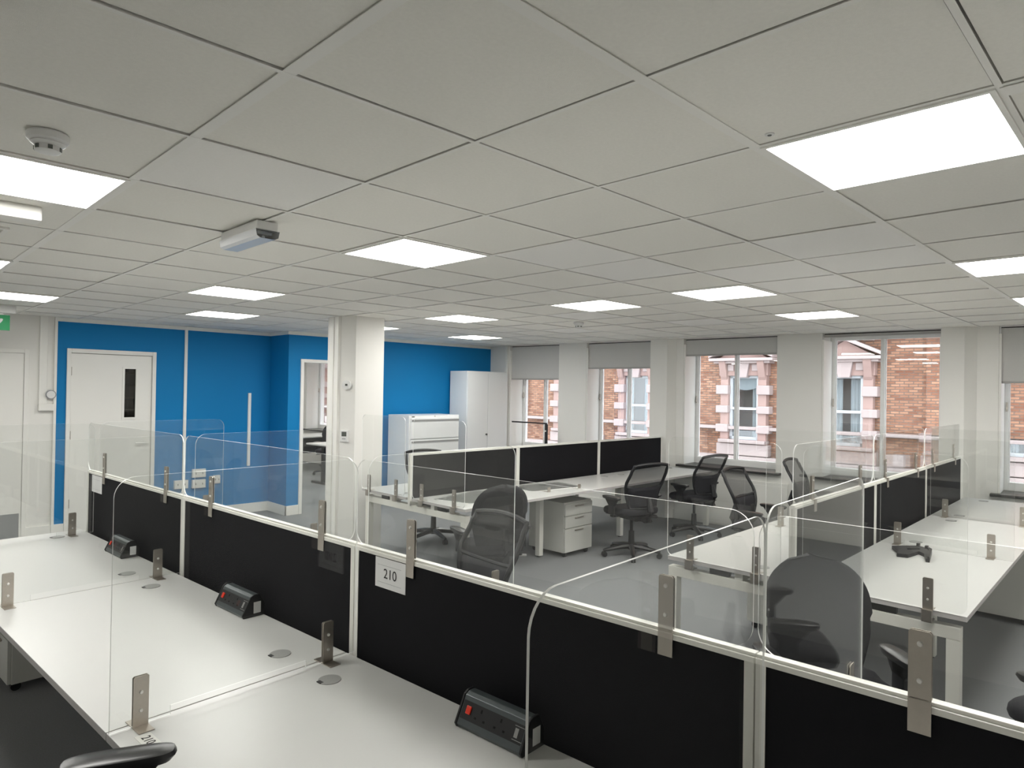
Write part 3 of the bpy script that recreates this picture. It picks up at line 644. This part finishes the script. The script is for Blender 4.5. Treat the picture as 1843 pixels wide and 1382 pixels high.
    for sg in (-1, 1):
        x = sg*0.285
        arm = MB().box(min(x-0.012, x+0.012), max(x-0.012, x+0.012), -0.055, 0.035, 0.47, armz-0.035).box(min(sg*0.12, x), max(sg*0.12, x), -0.04, 0.02, 0.44, 0.465)
        arm.prism([(-0.055, armz-0.10), (0.035, armz-0.10), (0.10, armz-0.028), (-0.11, armz-0.028)], x-0.012, x+0.012, 'yz')
        add('arm_post', arm, dark_m, bevel=0.006)
        pad = MB(); rr = []
        for zz, k in ((armz-0.03, 0.9), (armz-0.015, 1.0), (armz-0.004, 0.96), (armz, 0.80)):
            rr.append([(x+0.042*k*math.copysign(abs(math.cos(2*PI*i/24))**0.6, math.cos(2*PI*i/24)), -0.005+0.135*k*math.copysign(abs(math.sin(2*PI*i/24))**0.6, math.sin(2*PI*i/24)), zz) for i in range(24)])
        vs = [q for r in rr for q in r]; fs = [(j*24+i, j*24+(i+1) % 24, (j+1)*24+(i+1) % 24, (j+1)*24+i) for j in range(3) for i in range(24)]+[tuple(range(23, -1, -1)), tuple(range(72, 96))]
        add('armrest', pad.add(vs, fs), dark_gloss)
    return P
def chair(kind, fr, a, b, rot, lab, armz=0.66, bh=0.485):
    """rot: direction the sitter faces, degrees in the frame"""
    key = (kind, armz, bh)
    if key not in MESHES: MESHES[key] = build_chair(kind, armz, bh)
    t = thing('office_chair', lab, 'chair', fr, a, b, 0, rot-90, group='black office chairs')
    for name, me, _ in MESHES[key]: part(name, me, None, t)
    return t
chair('mesh', UVF, 1.27, 1.33, 172, 'grey-looking mesh chair just behind the screen with the 210 sign')
chair('padded', UVF, 2.57, 2.30, 68, 'black round-backed chair at the near end of the centre pod')
chair('mesh', UVF, 4.86, 2.36, 72, 'black mesh chair at the middle desk of the centre pod')
chair('mesh', UVF, 6.30, 2.34, 78, 'black mesh chair before the third window, centre pod')
chair('mesh', UVF, 5.06, 1.03, 268, 'black mesh chair with its back to the aisle, left side of the right-hand pod')
chair('mesh', UVF, 6.50, 0.95, 272, 'black mesh chair below the pier beyond the right-hand pod')
chair('padded', UVF, 1.66, -0.58, 222, 'black dome-backed chair behind the clear panels on the right')
chair('mesh', UVF, 3.86, 4.42, 255, 'black chair behind the column-end screen of the centre pod')
chair('padded', UVF, -0.915, 0.225, -28, 'black chair at the bottom left, only its armrest in view', 0.81, 0.30)
chair('padded', UVF, 2.10, -1.44, 60, 'black chair at the right picture edge, only its armrest in view', 0.69)

# ================================================================== STORAGE
def pedestal(fr, a, b, rot, lab, w_=0.40, d_=0.42, h_=0.53):
    t = thing('pedestal', lab, 'drawer unit', fr, a, b, 0, rot, group='under-desk drawer units')
    part('body', MB().box(-w_/2, w_/2, -d_/2, d_/2-0.02, 0.05, h_+0.05), ped_m, t, bevel=0.004)
    z = 0.055
    for hh in (0.255, 0.13, 0.13):
        dr = part('drawer', MB().box(-w_/2+0.003, w_/2-0.003, d_/2-0.02, d_/2, z, z+hh-0.006), ped_m, t, bevel=0.003)
        part('handle', MB().box(-0.07, 0.07, d_/2, d_/2+0.012, z+hh-0.04, z+hh-0.028), steel, dr, bevel=0.002); z += hh
    for sx in (-1, 1):
        for sy in (-1, 1): part('castor', MB().cyl((sy*(d_/2-0.05), 0.026), 0.026, 0.026, sx*(w_/2-0.05)-0.015, sx*(w_/2-0.05)+0.015, 12, axis='x').box(sx*(w_/2-0.05)-0.018, sx*(w_/2-0.05)+0.018, sy*(d_/2-0.05)-0.015, sy*(d_/2-0.05)+0.015, 0.03, 0.052), dark_m, t)
    return t
pedestal(PA, 1.83, -0.33, 180, 'grey drawer unit under the middle of the centre pod', 0.46, 0.52)
pedestal(PB, 1.33, 0.55, 0, 'grey drawer unit under the left side of the right-hand pod')
pedestal(ROW, 5.80, 0.42, 0, 'grey drawer unit under the far left front desk')
pedestal(PB, 2.95, -0.56, 180, 'grey drawer unit under the far right desk', 0.46, 0.46)

t = thing('tall_cupboard', 'tall white metal cupboard with two doors in the corner', 'cupboard', ROOM, 6.22, 6.83, 0)
part('body', MB().box(-0.45, 0.45, -0.205, 0.22, 0.0, 2.06), cab_m, t, bevel=0.004)
for sg in (-1, 1):
    dr = part('door', MB().box(min(sg*0.003, sg*0.447), max(sg*0.003, sg*0.447), -0.225, -0.206, 0.05, 2.03), cab_m, t, bevel=0.003)
    if sg < 0: part('handle', MB().cyl((-0.03, 1.02), 0.016, 0.016, -0.245, -0.225, 12, axis='y'), lcd_m, dr, smooth=True)
t = thing('filing_cabinet', 'white side filing cabinet with wide drawers beside the column', 'filing cabinet', ROOM, 5.02, 6.75, 0)
part('body', MB().box(-0.48, 0.48, -0.255, 0.27, 0.0, 1.36), cab_m, t, bevel=0.004)
for k in range(4):
    z0 = 0.06+k*0.318
    dr = part('drawer', MB().box(-0.455, 0.455, -0.285, -0.256, z0, z0+0.306), cab_m, t, bevel=0.004)
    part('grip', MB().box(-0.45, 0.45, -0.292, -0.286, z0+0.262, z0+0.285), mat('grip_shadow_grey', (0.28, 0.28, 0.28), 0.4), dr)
part('lock', MB().cyl((0.0, 1.345), 0.009, 0.009, -0.262, -0.254, 10, axis='y'), steel, t); part('badge', MB().box(-0.43, -0.38, -0.259, -0.254, 1.333, 1.348), lcd_m, t)

t = thing('metal_stand', 'thin black metal stand with a crossbar before the first window', 'stand', UVF, 6.88, 5.5, 0)
part('crossbar', MB().box(-0.012, 0.012, -0.36, 0.37, 1.228, 1.25), dark_m, t); part('post', MB().box(-0.014, 0.014, -0.37, -0.33, 0.02, 1.228), dark_m, t)
part('foot', MB().box(-0.2, 0.2, -0.385, -0.315, 0.0, 0.022).box(-0.03, 0.03, -0.315, 0.1, 0.0, 0.022), dark_m, t); part('knob', MB().cyl((-0.35, 1.12), 0.012, 0.012, -0.034, -0.014, 10, axis='x'), alu_white, t)

# ================================================================== SMALL THINGS
def power_unit(fr, s, t_, lab):
    t = thing('power_unit', lab, 'power socket', fr, s, t_, DZ, group='desk power units'); h = 0.135
    # local x along s, +y towards the user
    prof = [(-0.045, 0), (0.050, 0), (0.056, 0.012), (0.018, 0.088), (0.004, 0.096), (-0.02, 0.096), (-0.045, 0.05)]
    part('body', MB().prism(prof, -h+0.008, h-0.008, 'yz'), module_m, t, bevel=0.002)
    for sg in (-1, 1):
        e = part('end_cap', MB().prism([(p[0]*1.06, p[1]*1.03) for p in prof], sg*(h-0.008), sg*h, 'yz'), dark_m, t, bevel=0.002)
        if sg < 0: part('sticker', MB().box(-h-0.0008, -h, -0.028, 0.006, 0.015, 0.065), paper_m, e)
    # sloped face: from (0.056,0.012) to (0.018,0.088)
    dy, dz = 0.018-0.056, 0.088-0.012; L = math.hypot(dy, dz); ny, nz = dz/L, -dy/L
    def F_(u, q, o): return (u, 0.056+dy*q+ny*o, 0.012+dz*q+nz*o)
    def slab(u0, u1, q0, q1, o0, o1): return MB().add([F_(u0,q0,o0),F_(u1,q0,o0),F_(u1,q1,o0),F_(u0,q1,o0),F_(u0,q0,o1),F_(u1,q0,o1),F_(u1,q1,o1),F_(u0,q1,o1)], [(0,3,2,1),(4,5,6,7),(0,1,5,4),(1,2,6,5),(2,3,7,6),(3,0,4,7)])
    fa = part('socket_face', slab(-h+0.012, h-0.012, 0.22, 0.84, -0.001, 0.0008), dark_m, t)
    part('red_switch', slab(0.085, 0.104, 0.42, 0.70, 0.0005, 0.005), red_m, fa, bevel=0.002, label='red rocker switch')
    for cx in (0.045, -0.035):
        so = slab(cx-0.003, cx+0.003, 0.62, 0.74, 0.0006, 0.0014)
        for q in (-0.018, 0.018):
            o2 = slab(cx+q-0.004, cx+q+0.004, 0.36, 0.43, 0.0006, 0.0014); so.add(o2.v, o2.f)
        part('socket', so, mat('socket_hole', (0.001, 0.001, 0.001), 0.9), fa)
    part('usb_port', slab(-0.105, -0.092, 0.38, 0.68, 0.0006, 0.0012), port_m, fa)
    for q in (0.30, 0.74): part('rail_mark', slab(-0.125, -0.088, q, q+0.02, 0.0006, 0.0012), port_m, fa)
    return t
power_unit(ROW, 2.34, 0.100, 'dark power socket unit in the foreground with a lit-looking red switch')
power_unit(ROW, 3.97, 0.095, 'dark power socket unit on the second front desk from the left end')
power_unit(ROW, 5.46, 0.095, 'small dark power socket unit at the far left front desk')

def paper_sign(fr, s, t_, z, w_, h_, txt, lab, rot=0, name='paper_sign'):
    t = thing(name, lab, 'sign', fr, s, t_, z, rot)
    part('sheet', MB().box(-w_/2, w_/2, -0.0012, 0.0, -h_/2, h_/2), paper_m, t)
    if txt:
        o = part('number', text_mesh(txt, 0.052, ink_m, 'number'), None, t, loc=(0, -0.0018, -0.002)); o.rotation_euler = (PI/2, 0, 0)
    for q in (-0.32, 0.26): part('ruled_line', MB().box(-w_*0.42, w_*0.36, -0.0015, -0.0011, h_*q-0.0006, h_*q+0.0006), line_m, t)
    return t
# screen face towards the camera aisle is t=+0.015; the sign's front (-y local) faces +t, so turn it half round
paper_sign(ROW, 2.976, 0.0165, 1.069, 0.178, 0.112, '210', 'white paper sign reading 210 on the black screen', 180)
paper_sign(ROW, 6.20, 0.0165, 1.066, 0.20, 0.116, None, 'small paper sheet on the leftmost black screen', 180)
lb = thing('desk_label', 'small clear label with the handwritten number 210 at the desk edge', 'label', ROW, 3.065, 0.825, DZ+0.0012)
part('sticker', MB().box(-0.045, 0.045, -0.022, 0.022, -0.0008, 0.0), mat('label_film', (0.74, 0.74, 0.70), 0.4), lb)
o = part('number', text_mesh('210', 0.036, ink_m, 'number'), None, lb, loc=(0, 0, 0.0006)); o.rotation_euler = (0, 0, PI)

# black plastic bracket left on the right-hand pod
t = thing('plastic_bracket', 'black plastic bracket lying on the right-hand desk', 'bracket', PB, 1.25, -0.32, DZ+0.001, -90)
_x, _y = 0.85, 1.6
_o = [(-.17,.03),(-.02,.12),(.05,.09),(.10,.05),(.15,-.12),(.125,-.12),(.08,-.03),(.03,.0),(0,-.10),(-.07,-.11),(-.09,-.05),(-.13,-.01)]
_h = [(-.06,.02),(.01,.06),(.025,.045),(-.045,.0)]
_p = [(x*_x, y*_y) for x, y in _o+[_o[0], _h[0]]+_h[:0:-1]+[_h[0]]]
part('plate', MB().prism(_p, 0.0, 0.022, 'xy'), dark_m, t)
for x, y in ((-.02, .118), (.05, .088)): part('lug', MB().box(x*_x-0.009, x*_x+0.009, y*_y-0.02, y*_y+0.012, 0.02, 0.04), dark_m, t, bevel=0.002)
part('rib', MB().prism([(.05*_x, .09*_y), (.10*_x, .05*_y), (.15*_x, -.12*_y), (.135*_x, -.12*_y), (.085*_x, .03*_y)], 0.022, 0.036, 'xy'), dark_m, t)
# removed dividers lying flat on the centre pod
for k, (s, tt, r_) in enumerate(((0.52, -0.36, 12), (1.55, -0.34, -8))):
    t = thing('acrylic_sheet', ['clear acrylic sheet lying flat at the column end of the centre pod', 'clear acrylic sheet lying flat on the middle desk of the centre pod'][k], 'acrylic panel', PA, s, tt, DZ, r_, group='spare clear sheets lying on the desk')
    part('pane', MB().prism(rounded(-0.36, 0.36, -0.22, 0.22, .05, .05, .05, .05), 0.003, 0.008, 'xy', 0, 1), [acryl, acr_edge], t)
    for x in (-0.2, 0.22): part('bracket_foot', MB().box(x-0.02, x+0.02, -0.30, -0.15, 0.0, 0.003).box(x-0.02, x+0.02, -0.303, -0.30, 0.0, 0.05), steel, t)

# ---- ceiling fittings
def lathe(prof, n=28):
    vs = [(r*math.cos(2*PI*i/n), r*math.sin(2*PI*i/n), z) for r, z in prof for i in range(n)]
    fs = [(j*n+i, j*n+(i+1) % n, (j+1)*n+(i+1) % n, (j+1)*n+i) for j in range(len(prof)-1) for i in range(n)]
    return MB().add(vs, fs+[tuple(range(n)), tuple(range((len(prof)-1)*n, len(prof)*n))])
plast = mat('white_plastic', (0.76, 0.76, 0.75), 0.4)
for x, y, lab in ((-0.915, 0.90, 'white smoke detector at the upper left of the ceiling'), (4.34, 3.15, 'small white smoke detector near the far windows')):
    t = thing('smoke_detector', lab, 'smoke detector', ROOM, x, y, H, group='smoke detectors')
    part('base', lathe([(0.052, 0.0), (0.056, -0.006), (0.054, -0.022), (0.046, -0.028)]), plast, t, smooth=True)
    part('head', lathe([(0.044, -0.027), (0.046, -0.032), (0.034, -0.040), (0.034, -0.054), (0.028, -0.058), (0.01, -0.059)]), plast, t, smooth=True)
    for k in range(6):
        a = k*PI/3; part('vent', MB().box(-0.006, 0.006, 0.032, 0.036, -0.053, -0.041), lcd_m, t).rotation_euler = (0, 0, a)
t = thing('emergency_light', 'clear-covered emergency light box on the ceiling', 'emergency light', ROOM, 0.005, 1.61, H, 90)
part('housing', MB().box(-0.20, 0.20, -0.05, 0.05, -0.045, -0.004), plast, t, bevel=0.006)
part('gear_tray', MB().box(-0.17, 0.17, -0.035, 0.035, -0.060, -0.045), mat('grey_reflector', (0.30, 0.33, 0.38), 0.25, 0.6), t)
part('clear_cover', MB().prism([(-0.056, -0.045), (0.056, -0.045), (0.050, -0.075), (0.034, -0.084), (-0.034, -0.084), (-0.050, -0.075)], -0.205, 0.205, 'yz', 0, 1), [glass('diffuser_cover', (0.86, 0.88, 0.90), 0.05, 2.0), mat('cover_edge', (0.7, 0.72, 0.74), 0.2)], t)
part('tube', MB().cyl((0.0, -0.070), 0.008, 0.008, -0.16, 0.16, 10, axis='x'), mat('unlit_tube', (0.75, 0.78, 0.82), 0.3), t, smooth=True)
t = thing('ceiling_fitting', 'white box fitting on the ceiling at the left picture edge', 'ceiling fitting', ROOM, -1.03, 1.98, H)
part('housing', MB().box(-0.30, 0.28, -0.055, 0.045, -0.062, 0.0), gloss_white, t, bevel=0.008)
part('lower_plate', MB().box(-0.30, 0.24, 0.055, 0.075, -0.04, 0.0), gloss_white, t, bevel=0.003)
t = thing('access_hatch', 'square access panel in the ceiling at the left picture edge', 'access panel', ROOM, -0.98, 2.72, H)
part('panel', MB().box(-0.17, 0.17, -0.17, 0.17, -0.006, 0.0), tile_new, t); part('frame', MB().box(-0.2, 0.2, -0.2, -0.18, -0.01, 0).box(-0.2, 0.2, 0.18, 0.2, -0.01, 0).box(-0.2, -0.18, -0.18, 0.18, -0.01, 0).box(0.18, 0.2, -0.18, 0.18, -0.01, 0), grid_m, t)
t = thing('ceiling_sensor', 'tiny round sensor beside the largest ceiling panel', 'sensor', ROOM, 0.532, -0.672, H)
part('ring', lathe([(0.013, 0.0), (0.0135, -0.003), (0.009, -0.004)]), plast, t, smooth=True); part('eye', lathe([(0.0065, -0.0038), (0.005, -0.0055)]), lcd_m, t)
t = thing('exit_sign', 'green emergency exit sign hanging at the left picture edge', 'exit sign', ROOM, -0.24, 6.70, H)
part('housing', MB().box(-0.20, 0.10, -0.04, 0.04, -0.075, 0.0), plast, t, bevel=0.008)
pl = part('sign_plate', MB().box(-0.26, 0.055, -0.006, 0.006, -0.245, -0.095), green_m, t, label='green plate with a white arrow')
part('hanger', MB().box(-0.15, 0.0, -0.004, 0.004, -0.1, -0.07), plast, t)
part('arrow', MB().prism([(-0.09, -0.20), (-0.045, -0.155), (-0.035, -0.168), (-0.02, -0.13), (0.0, -0.135), (-0.005, -0.155), (-0.02, -0.175), (-0.055, -0.205)], -0.0075, -0.006, 'xz'), paper_m, pl)
part('figure', MB().cyl((-0.17, -0.13), 0.014, 0.014, -0.0075, -0.006, 12, axis='y').prism([(-0.19, -0.15), (-0.15, -0.15), (-0.14, -0.19), (-0.12, -0.23), (-0.14, -0.23), (-0.17, -0.195), (-0.20, -0.23), (-0.22, -0.225), (-0.185, -0.185)], -0.0075, -0.006, 'xz'), paper_m, pl)

# ---- wall fittings
t = thing('room_sensor', 'round white sensor with a tiny display on the column', 'sensor', ROOM, 2.4235, 4.7015, 1.79, 32.7)
part('body', MB().cyl((0, 0), 0.052, 0.046, -0.036, 0.0, 24, axis='x'), plast, t, smooth=True, bevel=0.004); part('display', MB().box(-0.0375, -0.036, -0.014, 0.012, -0.011, 0.011), lcd_m, t)
t = thing('thermostat', 'white wall thermostat with a grey screen on the column', 'thermostat', ROOM, 2.412, 4.7195, 1.25, 32.7)
part('body', MB().box(-0.026, 0.0, -0.045, 0.045, -0.062, 0.062), plast, t, bevel=0.005); part('display', MB().box(-0.0275, -0.026, -0.028, 0.026, -0.002, 0.046), lcd_m, t)
part('button_row', MB().box(-0.0275, -0.026, -0.02, 0.02, -0.035, -0.02), line_m, t)
part('trunking', MB().box(0.225, 0.30, YN-0.025, YN, 1.52, H), gloss_white, wl, bevel=0.003)
t = thing('switch_box', 'white box below the vertical trunking, left of the blue wall', 'switch box', ROOM, 0.295, YN, 1.485)
part('box', MB().box(-0.075, 0.07, -0.06, -0.001, -0.045, 0.035), gloss_white, t, bevel=0.005); part('cover', MB().box(-0.065, 0.06, -0.064, -0.06, -0.037, 0.027), gloss_white, t, bevel=0.002)
t = thing('door_button', 'round chrome-ringed push button beside the blue wall', 'push button', ROOM, 0.335, YN-0.03, 1.625)
part('ring', MB().cyl((0, 0), 0.052, 0.050, -0.02, 0.0, 28, axis='y'), mat('dull_chrome', (0.30, 0.31, 0.33), 0.3, 0.8), t, smooth=True); part('button', MB().cyl((0, 0), 0.042, 0.040, -0.026, -0.018, 28, axis='y'), plast, t, smooth=True)
for x, z, lab in ((1.77, 0.47, 'white double socket low on the blue wall, left of the joint strip'), (1.99, 0.60, 'upper white socket box on the blue wall beside the joint strip'), (1.99, 0.46, 'lower white socket box on the blue wall beside the joint strip'), (2.22, 0.50, 'small white socket on the blue wall, rightmost')):
    t = thing('wall_socket', lab, 'socket', ROOM, x, YN, z, group='sockets on the blue wall'); hw = 0.085 if x < 2.2 else 0.045
    part('box', MB().box(-hw, hw, -0.04, 0, -0.055, 0.055), plast, t, bevel=0.004); part('plate', MB().box(-hw+0.008, hw-0.008, -0.044, -0.04, -0.047, 0.047), gloss_white, t, bevel=0.002)
    for sx in (-1, 1): part('pin_hole', MB().box(sx*hw*0.5-0.004, sx*hw*0.5+0.004, -0.0448, -0.0438, -0.012, 0.012), dark_m, t)

# ---- room beyond the doorway
def t_desk(a, b, L, Wd, lab, rot=0):
    t = thing('office_desk', lab, 'desk', UVF, a, b, 0, rot)
    part('tabletop', MB().box(-L/2, L/2, -Wd/2, Wd/2, 0.705, 0.73), desk_m, t, bevel=0.002)
    for sx in (-1, 1):
        part('leg', MB().box(sx*(L/2-0.12)-0.03, sx*(L/2-0.12)+0.03, -0.04, 0.04, 0.04, 0.66).box(sx*(L/2-0.12)-0.03, sx*(L/2-0.12)+0.03, -Wd/2+0.05, Wd/2-0.05, 0.66, 0.705), dark_m, t, bevel=0.004)
        part('foot', MB().box(sx*(L/2-0.12)-0.035, sx*(L/2-0.12)+0.035, -Wd/2+0.05, Wd/2-0.05, 0.0, 0.04), dark_m, t, bevel=0.006)
    part('modesty_panel', MB().box(-L/2+0.16, L/2-0.16, -0.02, 0.0, 0.35, 0.69), mat('dark_modesty', (0.05, 0.05, 0.05), 0.6), t)
    return t
t_desk(6.08, 9.08, 1.6, 0.8, 'white desk with dark T legs just inside the room beyond the doorway')
t_desk(6.30, 11.2, 1.5, 0.8, 'white desk under the window of the room beyond the doorway')
chair('padded', UVF, 6.22, 10.12, 215, 'black chair in the room beyond the doorway')
